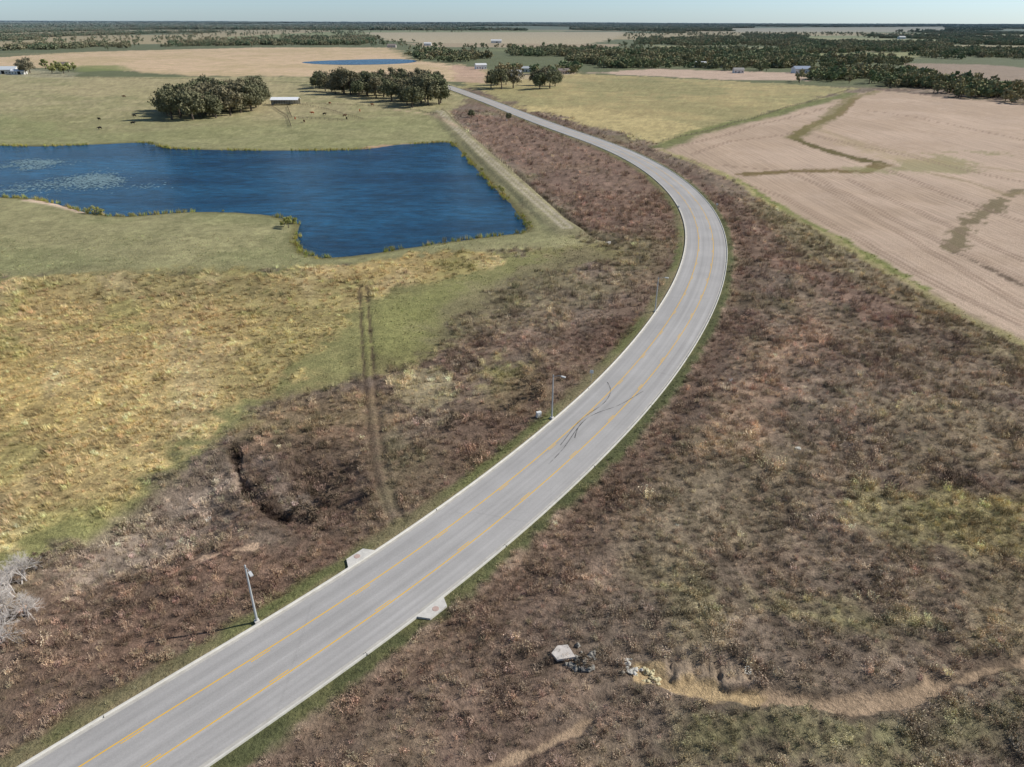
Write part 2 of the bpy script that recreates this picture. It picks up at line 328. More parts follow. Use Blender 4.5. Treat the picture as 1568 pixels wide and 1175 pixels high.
# ------------------------------------------------ ground mesh
me=bpy.data.meshes.new('ground'); nv=NR*NC; nf=(NR-1)*(NC-1)
me.vertices.add(nv); me.vertices.foreach_set('co',np.stack([XX,YY,H],-1).astype(np.float32).ravel())
ii=np.arange(NR-1)[:,None]*NC+np.arange(NC-1)[None,:]
q=np.stack([ii,ii+1,ii+NC+1,ii+NC],-1).reshape(-1,4).astype(np.int32)
me.loops.add(nf*4); me.loops.foreach_set('vertex_index',q.ravel())
me.polygons.add(nf); me.polygons.foreach_set('loop_start',(np.arange(nf)*4).astype(np.int32))
me.polygons.foreach_set('use_smooth',np.ones(nf,bool)); me.update(calc_edges=True)
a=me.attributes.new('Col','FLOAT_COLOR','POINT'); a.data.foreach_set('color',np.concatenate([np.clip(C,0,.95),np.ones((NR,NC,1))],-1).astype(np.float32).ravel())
for k in('crop','grass','yel'):
    a=me.attributes.new(k,'FLOAT','POINT'); a.data.foreach_set('value',np.clip(M[k],0,1).astype(np.float32).ravel())
m,nt,b=nt_new('ground_soil_grass')
g=N(nt,'ShaderNodeNewGeometry').outputs['Position']; col=N(nt,'ShaderNodeAttribute',attribute_name='Col').outputs['Color']
n1=noise(nt,g,.45,6,.75); n2=noise(nt,g,2.6,5,.7); n3=noise(nt,g,.06,5,.6)
f=math_(nt,'MULTIPLY',math_(nt,'MULTIPLY',mr(nt,n1,.3,.7,.74,1.26),mr(nt,n2,.3,.7,.66,1.34)),mr(nt,n3,.35,.65,.9,1.1))
cropA=N(nt,'ShaderNodeAttribute',attribute_name='crop').outputs['Fac']
pa,pb=GP([(1180,308),(1500,500)]); ang=math.atan2(pb[1]-pa[1],pb[0]-pa[0])
mp=N(nt,'ShaderNodeMapping',vector_type='POINT'); nt.links.new(g,mp.inputs[0]); mp.inputs['Rotation'].default_value=(0,0,-ang)
wv=N(nt,'ShaderNodeTexWave',bands_direction='Y'); nt.links.new(mp.outputs[0],wv.inputs[0]); wv.inputs['Scale'].default_value=.16; wv.inputs['Distortion'].default_value=1.6; wv.inputs['Detail'].default_value=3; wv.inputs['Detail Scale'].default_value=.35
sx=N(nt,'ShaderNodeMapping',vector_type='POINT'); nt.links.new(mp.outputs[0],sx.inputs[0]); sx.inputs['Scale'].default_value=(.03,1,1)
streak=noise(nt,sx.outputs[0],.7,5,.7)
rowf=math_(nt,'MULTIPLY',mr(nt,wv.outputs['Fac'],0,1,.965,1.035),mr(nt,streak,.3,.7,.84,1.16))
fm=N(nt,'ShaderNodeMix',data_type='FLOAT'); nt.links.new(cropA,fm.inputs[0]); nt.links.new(f,fm.inputs[2]); nt.links.new(math_(nt,'MULTIPLY',rowf,mr(nt,n2,.3,.7,.78,1.22)),fm.inputs[3])
c=mix(nt,1.0,col,grey(nt,fm.outputs[0]),'MULTIPLY'); nt.links.new(c,b.inputs['Base Color'])
bp=N(nt,'ShaderNodeBump'); bp.inputs['Strength'].default_value=.8; bp.inputs['Distance'].default_value=.4; nt.links.new(n2,bp.inputs['Height']); nt.links.new(bp.outputs[0],b.inputs['Normal'])
me.materials.append(m); link(bpy.data.objects.new('ground',me))
# ------------------------------------------------ water
m,nt,b=nt_new('pond_water'); g=N(nt,'ShaderNodeNewGeometry').outputs['Position']
mp=N(nt,'ShaderNodeMapping'); nt.links.new(g,mp.inputs[0]); mp.inputs['Rotation'].default_value=(0,0,.25); mp.inputs['Scale'].default_value=(.4,1,1)
nz=noise(nt,mp.outputs[0],.7,6,.7); nl=noise(nt,mp.outputs[0],.03,5,.65); nm=noise(nt,mp.outputs[0],.35,5,.7)
wc=mix(nt,mr(nt,nl,.38,.62,0,1),(.002,.036,.088,1),(.010,.085,.175,1)); wc=mix(nt,1.0,wc,grey(nt,mr(nt,nm,.3,.7,.4,1.6)),'MULTIPLY')
nt.links.new(wc,b.inputs['Base Color'])
b.inputs['Roughness'].default_value=.2; b.inputs['Specular IOR Level'].default_value=.3; b.inputs['IOR'].default_value=1.33
bp=N(nt,'ShaderNodeBump'); bp.inputs['Strength'].default_value=1.0; bp.inputs['Distance'].default_value=1.0; nt.links.new(nz,bp.inputs['Height']); nt.links.new(bp.outputs[0],b.inputs['Normal'])
WAT=m
def water(name,P,z,grow):
    Tn=np.roll(P,-1,0)-np.roll(P,1,0); Tn/=np.linalg.norm(Tn,axis=1)[:,None]
    area=np.sum(P[:,0]*np.roll(P[:,1],-1)-np.roll(P[:,0],-1)*P[:,1]); nn=np.stack([Tn[:,1],-Tn[:,0]],1)*(1 if area>0 else -1)
    Q=P+nn*grow
    me=newmesh(name,[(x,y,z) for x,y in Q],[list(range(len(Q)))] if area>0 else [list(range(len(Q)))[::-1]],[WAT]); link(bpy.data.objects.new(name,me))
water('pond',PW,-.3,1.6); water('distant_pond',POND2,-.25,2)
# ------------------------------------------------ road
def profile(name,prof,mats,mi=None,i0=0,i1=None):
    c=CL[i0:i1]; n=NRM[i0:i1]; k=len(prof); v=[];f=[];mm=[]
    for p,q in zip(c,n):
        for o,z in prof: v.append((p[0]+q[0]*o,p[1]+q[1]*o,z))
    for i in range(len(c)-1):
        for j in range(k-1):
            f.append((i*k+j,i*k+j+1,(i+1)*k+j+1,(i+1)*k+j)); mm.append(mi[j] if mi else 0)
    me=newmesh(name,v,f,mats,mm)
    at=me.attributes.new('across','FLOAT','POINT'); at.data.foreach_set('value',np.tile([o for o,z in prof],len(c)).astype(np.float32))
    at=me.attributes.new('along','FLOAT','POINT'); at.data.foreach_set('value',np.repeat(np.arange(len(c))*2.0,k).astype(np.float32))
    return link(bpy.data.objects.new(name,me))
m,nt,b=nt_new('asphalt'); g=N(nt,'ShaderNodeNewGeometry').outputs['Position']
ac=N(nt,'ShaderNodeAttribute',attribute_name='across').outputs['Fac']; al=N(nt,'ShaderNodeAttribute',attribute_name='along').outputs['Fac']
cv=N(nt,'ShaderNodeCombineXYZ'); nt.links.new(ac,cv.inputs[0]); nt.links.new(math_(nt,'MULTIPLY',al,.012),cv.inputs[1])
s1=noise(nt,cv.outputs[0],1.1,4,.6); s2=noise(nt,g,7,5,.7); s3=noise(nt,g,.10,5,.6)
f=math_(nt,'MULTIPLY',math_(nt,'MULTIPLY',mr(nt,s1,.3,.7,.85,1.12),mr(nt,s2,.3,.7,.92,1.08)),mr(nt,s3,.35,.65,.93,1.06))
wh=N(nt,'ShaderNodeMath',operation='SINE'); nt.links.new(math_(nt,'MULTIPLY',ac,3.4),wh.inputs[0]); f=math_(nt,'MULTIPLY',f,mr(nt,wh.outputs[0],-1,1,.97,1.03))
v=N(nt,'ShaderNodeTexVoronoi',feature='DISTANCE_TO_EDGE'); cv2=N(nt,'ShaderNodeCombineXYZ'); nt.links.new(math_(nt,'MULTIPLY',math_(nt,'ADD',ac,math_(nt,'MULTIPLY',s2,1.4)),.09),cv2.inputs[0]); nt.links.new(math_(nt,'MULTIPLY',al,.035),cv2.inputs[1]); nt.links.new(cv2.outputs[0],v.inputs['Vector']); v.inputs['Scale'].default_value=1
f=math_(nt,'MULTIPLY',f,mr(nt,v.outputs['Distance'],.001,.004,.92,1.0))
cc=mix(nt,1.0,(*lin((170,167,164)),1),grey(nt,f),'MULTIPLY'); nt.links.new(cc,b.inputs['Base Color'])
profile('road',[(-5.1,.05),(-1.9,.09),(0,.11),(1.9,.09),(5.1,.05)],[m])
gut=simple('gutter_concrete',(184,180,172),.14,1.0); conc=simple('kerb_concrete',(210,206,197),.12,1.2)
profile('kerb',[(-5.68,-.4),(-5.68,.2),(-5.52,.2),(-5.49,.05),(-5.1,.053)],[conc,gut],[0,0,0,1]); profile('kerb',[(5.1,.053),(5.49,.05),(5.52,.2),(5.68,.2),(5.68,-.4)],[conc,gut],[1,0,0,0])
m,nt,b=nt_new('yellow_paint'); g=N(nt,'ShaderNodeNewGeometry').outputs['Position']
nt.links.new(mix(nt,mr(nt,noise(nt,g,2.5,5),.45,.7,.0,.35),(*lin((226,178,68)),1),(*lin((180,168,130)),1)),b.inputs['Base Color']); YP=m
vv=[];ff=[]
def quadstrip(o0,o1,i0,i1,z=.097):
    base=len(vv)
    for i in range(i0,i1+1):
        for o in(o0,o1): p=CL[i]+NRM[i]*o; vv.append((p[0],p[1],z+ (0.0 if abs(o)>=1.9 else (1.9-abs(o))*.0105)))
    for i in range(i1-i0): ff.append((base+2*i,base+2*i+1,base+2*i+3,base+2*i+2))
n=len(CL)-1
for sgn in(-1,1):
    a0=sgn*1.93; a1=sgn*2.07; quadstrip(min(a0,a1),max(a0,a1),0,n)
    for k in range(0,n-3,6): a0=sgn*1.66;a1=sgn*1.77; quadstrip(min(a0,a1),max(a0,a1),k,k+1)
link(bpy.data.objects.new('road_marking',newmesh('road_marking',vv,ff,[YP])))
def ribbon(name,px,w,z,mat):
    P=gsm(resample(GP(px),.5),1.5,.5); Tn=np.gradient(P,axis=0); Tn/=np.linalg.norm(Tn,axis=1)[:,None]; nn=np.stack([Tn[:,1],-Tn[:,0]],1)
    v=[];f=[]
    for p,q in zip(P,nn): v+= [(*(p-q*w/2),z),(*(p+q*w/2),z)]
    for i in range(len(P)-1): f.append((2*i,2*i+1,2*i+3,2*i+2))
    return link(bpy.data.objects.new(name,newmesh(name,v,f,[mat])))
m,nt,b=nt_new('tyre_rubber'); b.inputs['Base Color'].default_value=(.09,.09,.09,1)
g=N(nt,'ShaderNodeNewGeometry').outputs['Position']; tr=N(nt,'ShaderNodeBsdfTransparent'); mx=N(nt,'ShaderNodeMixShader'); nt.links.new(mr(nt,noise(nt,g,.5,5),.35,.6,.05,.6),mx.inputs[0]); nt.links.new(tr.outputs[0],mx.inputs[1]); nt.links.new(b.outputs[0],mx.inputs[2]); nt.links.new(mx.outputs[0],[x for x in nt.nodes if x.type=='OUTPUT_MATERIAL'][0].inputs[0]); RUB=m
ribbon('skid_mark',[(858,683),(872,665),(884,648),(905,632),(925,620),(938,600),(930,586)],.15,.118,RUB)
ribbon('skid_mark',[(880,672),(882,660),(892,645),(915,632),(945,624),(985,600)],.15,.123,RUB)
ribbon('skid_mark',[(840,712),(862,690),(885,655),(900,640)],.13,.128,RUB)
# ------------------------------------------------ generic solids
class MB:
    def __init__(s): s.v=[];s.f=[];s.m=[]
    def box(s,c,d,mi=0,rz=0):
        b=len(s.v); cr,sr=math.cos(rz),math.sin(rz)
        for z in(-1,1):
            for x,y in((-1,-1),(1,-1),(1,1),(-1,1)):
                X=x*d[0]/2;Y=y*d[1]/2; s.v.append((c[0]+X*cr-Y*sr,c[1]+X*sr+Y*cr,c[2]+z*d[2]/2))
        for q in((0,3,2,1),(4,5,6,7),(0,1,5,4),(1,2,6,5),(2,3,7,6),(3,0,4,7)): s.f.append(tuple(b+i for i in q)); s.m.append(mi)
    def tube(s,p0,p1,r0,r1,n=6,mi=0):
        p0=Vector(p0);p1=Vector(p1); d=(p1-p0).normalized(); u=d.orthogonal().normalized(); w=d.cross(u); b=len(s.v)
        for p,r in((p0,r0),(p1,r1)):
            for k in range(n): a=2*math.pi*k/n; s.v.append(tuple(p+u*math.cos(a)*r+w*math.sin(a)*r))
        for k in range(n): s.f.append((b+k,b+(k+1)%n,b+n+(k+1)%n,b+n+k)); s.m.append(mi)
        s.f.append(tuple(b+n+k for k in range(n))); s.m.append(mi)
    def mesh(s,name,mats,smooth=False): return newmesh(name,s.v,s.f,mats,s.m,smooth)
def gz(x,y): return float(lookup(H,np.array([x]),np.array([y]))[0])
def place(o,u,v,rz=0,dz=0,s=1):
    p=G(u,v); o.location=(p[0],p[1],gz(p[0],p[1])+dz); o.rotation_euler=(0,0,rz); o.scale=(s,s,s) if not isinstance(s,tuple) else s; return o
STEEL=simple('galvanised_steel',(178,180,180),.08,3,.5,spec=.5); LAMPG=simple('lamp_head_grey',(205,205,203),.05,3,.5)
mb=MB(); mb.box((0,0,.15),(.5,.5,.3),1); mb.tube((0,0,.3),(0,0,7.6),.13,.08,10); mb.tube((0,0,7.3),(.9,0,7.75),.045,.04); mb.tube((.9,0,7.75),(1.5,0,7.8),.04,.04)
mb.box((1.75,0,7.79),(.7,.3,.13),2); mb.box((1.75,0,7.7),(.5,.22,.06),2); mb.tube((0,0,7.6),(0,0,7.68),.09,.03,8)
lm=mb.mesh('street_lamp',[STEEL,conc,LAMPG])
for u,v in((394,953),(845,641),(1003,477)):
    p=G(u,v); k=np.argmin(np.hypot(*(CL-p).T)); q=CL[k]-p; o=link(bpy.data.objects.new('street_lamp',lm)); place(o,u,v,math.atan2(q[1],q[0]))
WHITE=simple('white_paint',(225,225,222),.05,3,.6); DARK=simple('dark_opening',(40,42,44),.1,2)
mb=MB(); mb.tube((0,0,0),(0,0,2.2),.03,.03); mb.box((0,.04,1.95),(.6,.03,.6),1)
sg=mb.mesh('road_sign',[STEEL,WHITE])
for u,v in((905,585),(1038,326),(1097,322),(776,190)): place(link(bpy.data.objects.new('road_sign',sg)),u,v,random.uniform(-.5,.5))
mb=MB(); mb.box((0,0,.1),(1.1,.8,.2),0); mb.box((0,0,.65),(.9,.6,.9),1); mb.box((0,-.305,.65),(.7,.02,.7),1); mb.box((0,0,1.13),(.98,.68,.06),1)
place(link(bpy.data.objects.new('utility_cabinet',mb.mesh('utility_cabinet',[conc,WHITE]))),825,637,.5,0,.8)
# kerb inlets
INC=simple('inlet_concrete',(204,200,192),.14,2); LID=simple('inlet_lid',(184,160,150),.12,4); BLUE=simple('blue_barrier',(140,166,178),.12,4)  # barrier strip is blue-teal in its own colour
def inlet(u,v,sgn,blue):
    p=G(u,v); k=int(np.argmin(np.hypot(*(CL-p).T))); t=T[k]; mb=MB()
    # low slab flush with kerb top, tapered wings, round lid, throat opening to the gutter
    b0=len(mb.v); out=[(-1.9,.62),(1.9,.62),(1.2,-.62),(-1.2,-.62)]; out=[(-1.9,.62),(-1.2,-.62),(1.2,-.62),(1.9,.62)]
    for z in(-.3,.215): mb.v+=[(x,y_,z) for x,y_ in out]
    mb.f+=[(4,5,6,7),(0,1,5,4),(1,2,6,5),(2,3,7,6),(3,0,4,7)]; mb.m+=[0]*5
    mb.tube((.1,-.05,.2),(.1,-.05,.235),.36,.36,14,1); mb.box((0,.632,.12),(1.7,.03,.11),2)
    if blue: mb.box((.6,.75,.12),(3.8,.12,.14),3)
    o=link(bpy.data.objects.new('storm_drain_inlet',mb.mesh('storm_drain_inlet',[INC,LID,DARK,BLUE]))); q=CL[k]+NRM[k]*sgn*6.31
    o.location=(q[0],q[1],.0); o.rotation_euler=(0,0,math.atan2(t[1],t[0])+(0 if sgn>0 else math.pi))
inlet(553,860,-1,False); inlet(657,930,1,True)
mb=MB()
for k in range(8,len(CL)-2,10):
    p=CL[k]+NRM[k]*5.58; mb.box((p[0],p[1],.1),(.04,.32,.21),0,math.atan2(T[k][1],T[k][0]))
    if k%20==8: p=CL[k]-NRM[k]*5.58; mb.box((p[0],p[1],.1),(.03,.28,.21),0,math.atan2(T[k][1],T[k][0]))
link(bpy.data.objects.new('kerb_joint',mb.mesh('kerb_joint',[simple('joint_filler',(84,80,74),.1)])))
# ------------------------------------------------ scatter via geometry nodes
def scatter(name,pts,scl,rot,tint,templates,idx):
    col=bpy.data.collections.new(name+'_parts')
    for i,t in enumerate(templates):
        o=bpy.data.objects.new('%s_part_%02d'%(name,i),t); col.objects.link(o)
    n=len(pts); me=bpy.data.meshes.new(name); me.vertices.add(n); me.vertices.foreach_set('co',pts.astype(np.float32).ravel())
    def at(nm,ty,key,arr): a=me.attributes.new(nm,ty,'POINT'); a.data.foreach_set(key,arr)
    at('scl','FLOAT_VECTOR','vector',scl.astype(np.float32).ravel()); at('rot','FLOAT_VECTOR','vector',rot.astype(np.float32).ravel())
    at('tint','FLOAT_COLOR','color',np.concatenate([tint,np.ones((n,1))],1).astype(np.float32).ravel()); at('idx','INT','value',idx.astype(np.int32))
    ob=link(bpy.data.objects.new(name,me)); ng=bpy.data.node_groups.new(name,'GeometryNodeTree')
    ng.interface.new_socket('Geometry',in_out='INPUT',socket_type='NodeSocketGeometry'); ng.interface.new_socket('Geometry',in_out='OUTPUT',socket_type='NodeSocketGeometry')
    gi=ng.nodes.new('NodeGroupInput'); go=ng.nodes.new('NodeGroupOutput'); ip=ng.nodes.new('GeometryNodeInstanceOnPoints'); ci=ng.nodes.new('GeometryNodeCollectionInfo')
    ci.inputs['Collection'].default_value=col; ci.inputs['Separate Children'].default_value=True; ci.inputs['Reset Children'].default_value=True
    def na(nm,ty): a=ng.nodes.new('GeometryNodeInputNamedAttribute'); a.data_type=ty; a.inputs['Name'].default_value=nm; return [s for s in a.outputs if s.enabled and s.name=='Attribute'][0]
    ng.links.new(gi.outputs[0],ip.inputs['Points']); ng.links.new(ci.outputs[0],ip.inputs['Instance']); ip.inputs['Pick Instance'].default_value=True
    ng.links.new(na('idx','INT'),ip.inputs['Instance Index']); ng.links.new(na('rot','FLOAT_VECTOR'),ip.inputs['Rotation']); ng.links.new(na('scl','FLOAT_VECTOR'),ip.inputs['Scale'])
    ng.links.new(ip.outputs[0],go.inputs[0]); md=ob.modifiers.new('scatter','NODES'); md.node_group=ng; return ob
def tintmat(name,boost=1.0):
    m,nt,b=nt_new(name); a=N(nt,'ShaderNodeAttribute',attribute_name='tint'); a.attribute_type='INSTANCER'
    c=mix(nt,1.0,a.outputs['Color'],(boost,boost,boost,1),'MULTIPLY')
    nt.links.new(c,b.inputs['Base Color']); b.inputs['Specular IOR Level'].default_value=0
    return m
def tuft(name,seed,nb,R,Hh,w,lean,mat,fleck=0,fs=.06):
    r=np.random.default_rng(seed); v=[];f=[]
    for i in range(nb):
        a=r.uniform(0,6.283); d=R*math.sqrt(r.random())*.7; bx,by=math.cos(a)*d,math.sin(a)*d
        h=Hh*r.uniform(.55,1.1); tx=bx*1.5+r.normal(0,.2)*Hh+lean[0]*h; ty=by*1.5+r.normal(0,.2)*Hh+lean[1]*h
        wa=r.uniform(0,3.14); wx,wy=math.cos(wa)*w/2,math.sin(wa)*w/2; k=len(v)
        v+=[(bx-wx,by-wy,-.1),(bx+wx,by+wy,-.1),(tx,ty,h)]; f+=[(k,k+1,k+2)]
        for j in range(fleck):
            t=r.uniform(.35,1); c=np.array([bx+(tx-bx)*t,by+(ty-by)*t,h*t])+r.normal(0,.09,3); A=r.normal(0,1,3);A/=np.linalg.norm(A);B=r.normal(0,1,3);B[2]*=.4;B/=np.linalg.norm(B); k=len(v)
            v+=[tuple(c-A*fs),tuple(c+B*fs*.6),tuple(c+A*fs)]; f+=[(k,k+1,k+2)]
    return newmesh(name,v,f,[mat])
BM=tintmat('brush_stems',1.9); GM=tintmat('dry_grass',1.5)
brushT=[tuft('weed%d'%i,20+i,18,.45,.78,.06,(0,0),BM,2,.09) for i in range(4)]
grassT=[tuft('grass%d'%i,40+i,24,.5,.75,.075,(-.25,-.1),GM) for i in range(4)]
def gen(y0,y1,dens,smax=.92):
    n2=int((y1-y0)*((y0+y1)/2+60)*2*smax*dens)
    y=np.sqrt(rng.uniform((y0+60)**2,(y1+60)**2,n2))-60; x=rng.uniform(-smax,smax,n2)*(y+60); return x,y
def fill(name,kind,bands,T_,size,tvar,thr=.5,zoff=-.05,boost=(1,1,1)):
    xs=[];ys=[]; ss_=[]
    for y0,y1,d,sz in bands:
        x,y=gen(y0,y1,d); k=lookup(M[kind],x,y)>rng.uniform(.25,.9,len(x))*thr*1.3; xs.append(x[k]);ys.append(y[k]); ss_.append(np.full(k.sum(),sz))
    x=np.concatenate(xs);y=np.concatenate(ys);s=np.concatenate(ss_); e=lookup(rd,x,y)
    k=e>HW+.7; x=x[k];y=y[k];s=s[k];n=len(x); z=lookup(H,x,y)+zoff
    big=vn(x/5,y/5,3)*.8+.6; sc=s*size*rng.uniform(.65,1.35,n)*big
    scl=np.stack([sc*rng.uniform(.8,1.3,n),sc*rng.uniform(.8,1.3,n),sc*rng.uniform(.7,1.2,n)],1)
    rot=np.zeros((n,3)); rot[:,2]=rng.uniform(0,6.28,n) if kind!='yel' else rng.normal(0,.5,n)
    t=lookup(C,x,y)*np.exp(rng.normal(0,tvar,n))[:,None]*np.exp(rng.normal(0,.05,(n,3))); t=t*.86+.14*t.mean(1)[:,None]; t=t*np.array(boost)
    return scatter(name,np.stack([x,y,z],1),scl,rot,np.clip(t,0,.6),T_,rng.integers(0,len(T_),n))
fill('dry_brush','brush',[(20,75,2.2,.8),(75,140,1.2,1.0),(140,260,.5,1.25),(260,520,.08,1.6)],brushT,1.0,.36,boost=(1.0,.985,.91))
fill('tall_dry_grass','yel',[(45,140,1.4,.8),(140,270,.5,1.1)],grassT,1.0,.24)
fill('rough_grass','grass',[(45,200,.6,.45)],grassT,.9,.2)
fill('verge_grass','verge',[(20,140,2.0,.4),(140,260,.7,.45)],grassT,.8,.2)
# shoreline reeds
Q=resample(np.vstack([PW,PW[:1]]),.7); k=vn(Q[:,0]/9,Q[:,1]/9,8)>.42; Q=Q[k]+rng.normal(0,.7,(k.sum(),2)); n=len(Q); 
t=lin((140,134,72))*np.exp(rng.normal(0,.25,n))[:,None]*np.exp(rng.normal(0,.08,(n,3))); s=rng.uniform(.7,1.6,n)
scatter('pond_reeds',np.stack([Q[:,0],Q[:,1],np.full(n,-.3)],1),np.stack([s,s,s*1.4],1),np.stack([s*0,s*0,s*9],1),t,grassT,rng.integers(0,4,n))
# lily pads
lp=[]
for i in range(2):
    v=[(0,0,0)]+[(math.cos(a)*(1+.1*math.sin(3*a)),math.sin(a),0) for a in np.linspace(.25,6.03,11)]; lp.append(newmesh('pad%d'%i,v,[(0,j,j+1) for j in range(1,11)],[tintmat('lily_leaf%d'%i,1)]))
ps=[]
for (u,v,ru,rv,nn) in((60,248,50,5,900),(150,273,60,9,1500),(30,256,70,5,600),(120,283,110,7,700),(10,290,60,8,400)):
    q=G(rng.normal(u,ru*.5,nn),rng.normal(v,rv*.5,nn)); ps.append(q)
q=np.vstack(ps); k=(sd_xy(PW,q[:,0],q[:,1])>2)&(fbm(q[:,0],q[:,1],12,66,3)+rng.normal(0,.05,len(q))>.48); q=q[k]; n=len(q); s=rng.uniform(.2,.55,n)
scatter('lily_pads',np.stack([q[:,0],q[:,1],np.full(n,-.28)+rng.uniform(0,.02,n)],1),np.stack([s,s,s],1),np.stack([s*0,s*0,s*20],1),lin((118,142,150))*np.exp(rng.normal(0,.15,n))[:,None],lp,rng.integers(0,2,n))
# ------------------------------------------------ trees
BARK=simple('oak_bark',(98,88,78),.2,2)
def leafmat(name,c1,c2,hz_=True,boost=1.0):
    m,nt,b=nt_new(name); g=N(nt,'ShaderNodeNewGeometry'); oi=N(nt,'ShaderNodeObjectInfo')
    c=mix(nt,oi.outputs['Random'],(*(lin(c1)*boost),1),(*(lin(c2)*boost),1))
    f=mr(nt,noise(nt,g.outputs['Position'],.6,4,.7),.3,.7,.6,1.4)
    c=mix(nt,1.0,c,grey(nt,f),'MULTIPLY')
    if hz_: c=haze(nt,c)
    nt.links.new(c,b.inputs['Base Color']); b.inputs['Specular IOR Level'].default_value=0; return m
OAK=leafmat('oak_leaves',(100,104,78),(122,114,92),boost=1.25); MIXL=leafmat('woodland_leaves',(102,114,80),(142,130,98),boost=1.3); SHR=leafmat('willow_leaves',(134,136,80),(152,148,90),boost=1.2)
def tree_arrays(r,Hh,R,ncl,nl,ls,trunk=True,nlimb=7,off=(0,0)):
    mb=MB(); cl=[]
    for i in range(ncl):
        a=r.uniform(0,6.283); e=r.uniform(-.8,1); rr=math.sqrt(max(0,1-e*e*.9))*r.uniform(.3,.92)
        cl.append((math.cos(a)*rr*R,math.sin(a)*rr*R,Hh*.55+e*Hh*.32,r.uniform(.2,.4)*R))
    if trunk:
        p=(0,0,-.3)
        for z,rad in((.12,.04),(.25,.032),(.42,.026)):
            q=(r.normal(0,.012)*Hh,r.normal(0,.012)*Hh,z*Hh); mb.tube(p,q,rad*Hh*1.0,rad*Hh*.82,7); p=q
        for i in range(min(nlimb,ncl)):
            c=cl[i]; m_=(c[0]*.45,c[1]*.45,Hh*.36+(c[2]-Hh*.36)*.6); mb.tube((p[0],p[1],Hh*r.uniform(.22,.42)),m_,.018*Hh,.012*Hh,5); mb.tube(m_,c[:3],.012*Hh,.004*Hh,4)
    nb=len(mb.f); per=nl//ncl; V=[np.array(mb.v).reshape(-1,3)] ; Fq=list(mb.f); base=len(mb.v)
    for c in cl:
        n=per; d=r.normal(0,1,(n,3)); d/=np.linalg.norm(d,axis=1)[:,None]; rad=c[3]*(r.random(n)**.45)*r.uniform(.8,1.3,n)
        P=np.array(c[:3])+d*rad[:,None]*np.array([1,1,.8]); A=r.normal(0,1,(n,3));A/=np.linalg.norm(A,axis=1)[:,None]; B=np.cross(A,d+.3*r.normal(0,1,(n,3))); B/=np.linalg.norm(B,axis=1)[:,None]+1e-6
        s=ls*r.uniform(.6,1.4,n)[:,None]; q=np.stack([P-A*s,P-B*s*.6,P+A*s,P+B*s*.6],1).reshape(-1,3); V.append(q)
        for k in range(n): Fq.append((base+4*k,base+4*k+1,base+4*k+2,base+4*k+3))
        base+=4*n
    V=np.vstack(V)+np.array([off[0],off[1],0]); return V,Fq,[0]*nb+[1]*(len(Fq)-nb)
def tree_mesh(name,seed,Hh,R,ncl,nl,ls,leaf,**k):
    V,Fq,mi=tree_arrays(np.random.default_rng(seed),Hh,R,ncl,nl,ls,**k); return newmesh(name,V,Fq,[BARK,leaf],mi)
oaks=[tree_mesh('oak_tree%d'%i,100+i,15+i*.6,8.0+.3*i,26,2600,.6,OAK) for i in range(5)]
def put_tree(name,mesh,u,v,s=1.0,zs=1.0):
    o=link(bpy.data.objects.new(name,mesh)); place(o,u,v,random.uniform(0,6.28),0,(s,s,s*zs)); return o
def grove(poly,n,s0,s1,mind,name='oak_tree',far=1e9):
    P=GP(poly); got=[]; tries=0
    while len(got)<n and tries<9000:
        tries+=1; x=random.uniform(P[:,0].min(),P[:,0].max()); y=random.uniform(P[:,1].min(),P[:,1].max())
        if sd_xy(P,np.array([x]),np.array([y]))[0]<0: continue
        if any((x-a)**2+(y-b)**2<mind**2 for a,b in got): continue
        got.append((x,y)); s=random.uniform(s0,s1)*(.78 if y>far else 1); o=link(bpy.data.objects.new(name,random.choice(oaks))); o.location=(x,y,gz(x,y)); o.rotation_euler=(0,0,random.uniform(0,6.28)); o.scale=(s,s,s*random.uniform(.9,1.1))
grove([(245,178),(262,166),(300,158),(350,150),(398,150),(402,160),(388,170),(350,180),(290,186),(252,185)],60,.75,1.2,7.5)
grove([(478,130),(560,130),(640,130),(684,138),(686,152),(668,164),(630,167),(600,158),(545,149),(488,142)],85,.8,1.2,7.5,far=640)
for u,v,s in((752,135,.9),(768,137,1.05),(786,135,1.0),(775,130,1.0),(762,131,.9),(826,137,.9),(842,136,1.0),(834,131,1.0),(820,131,.8),(850,132,.8),(40,114,1.0),(46,112,1.0),(36,111,.9),(722,180,.3),(779,184,.28)): put_tree('oak_tree',oaks[random.randrange(5)],u,v,s)
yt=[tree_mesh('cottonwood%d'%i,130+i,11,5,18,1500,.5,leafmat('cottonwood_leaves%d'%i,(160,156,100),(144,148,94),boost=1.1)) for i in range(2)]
for u,v,s in((80,112,1.1),(98,113,1.2),(90,108,1.1),(113,108,.9),(70,106,1.1),(105,111,1)): put_tree('cottonwood_tree',yt[random.randrange(2)],u,v,s)
shr=[tree_mesh('willow_shrub%d'%i,140+i,3,2.2,10,700,.16,SHR,nlimb=5) for i in range(2)]
for u,v,s in((442,349,1.1),(436,346,.7),(448,343,.8),(146,327,.9),(156,328,.7),(133,326,.6),(770,295,.7),(738,262,.5),(765,290,.5),(810,345,.5),(200,331,.4),(342,325,.3),(598,380,.35),(232,222,.8),(255,226,.6)): put_tree('willow_shrub',shr[random.randrange(2)],u,v,s)
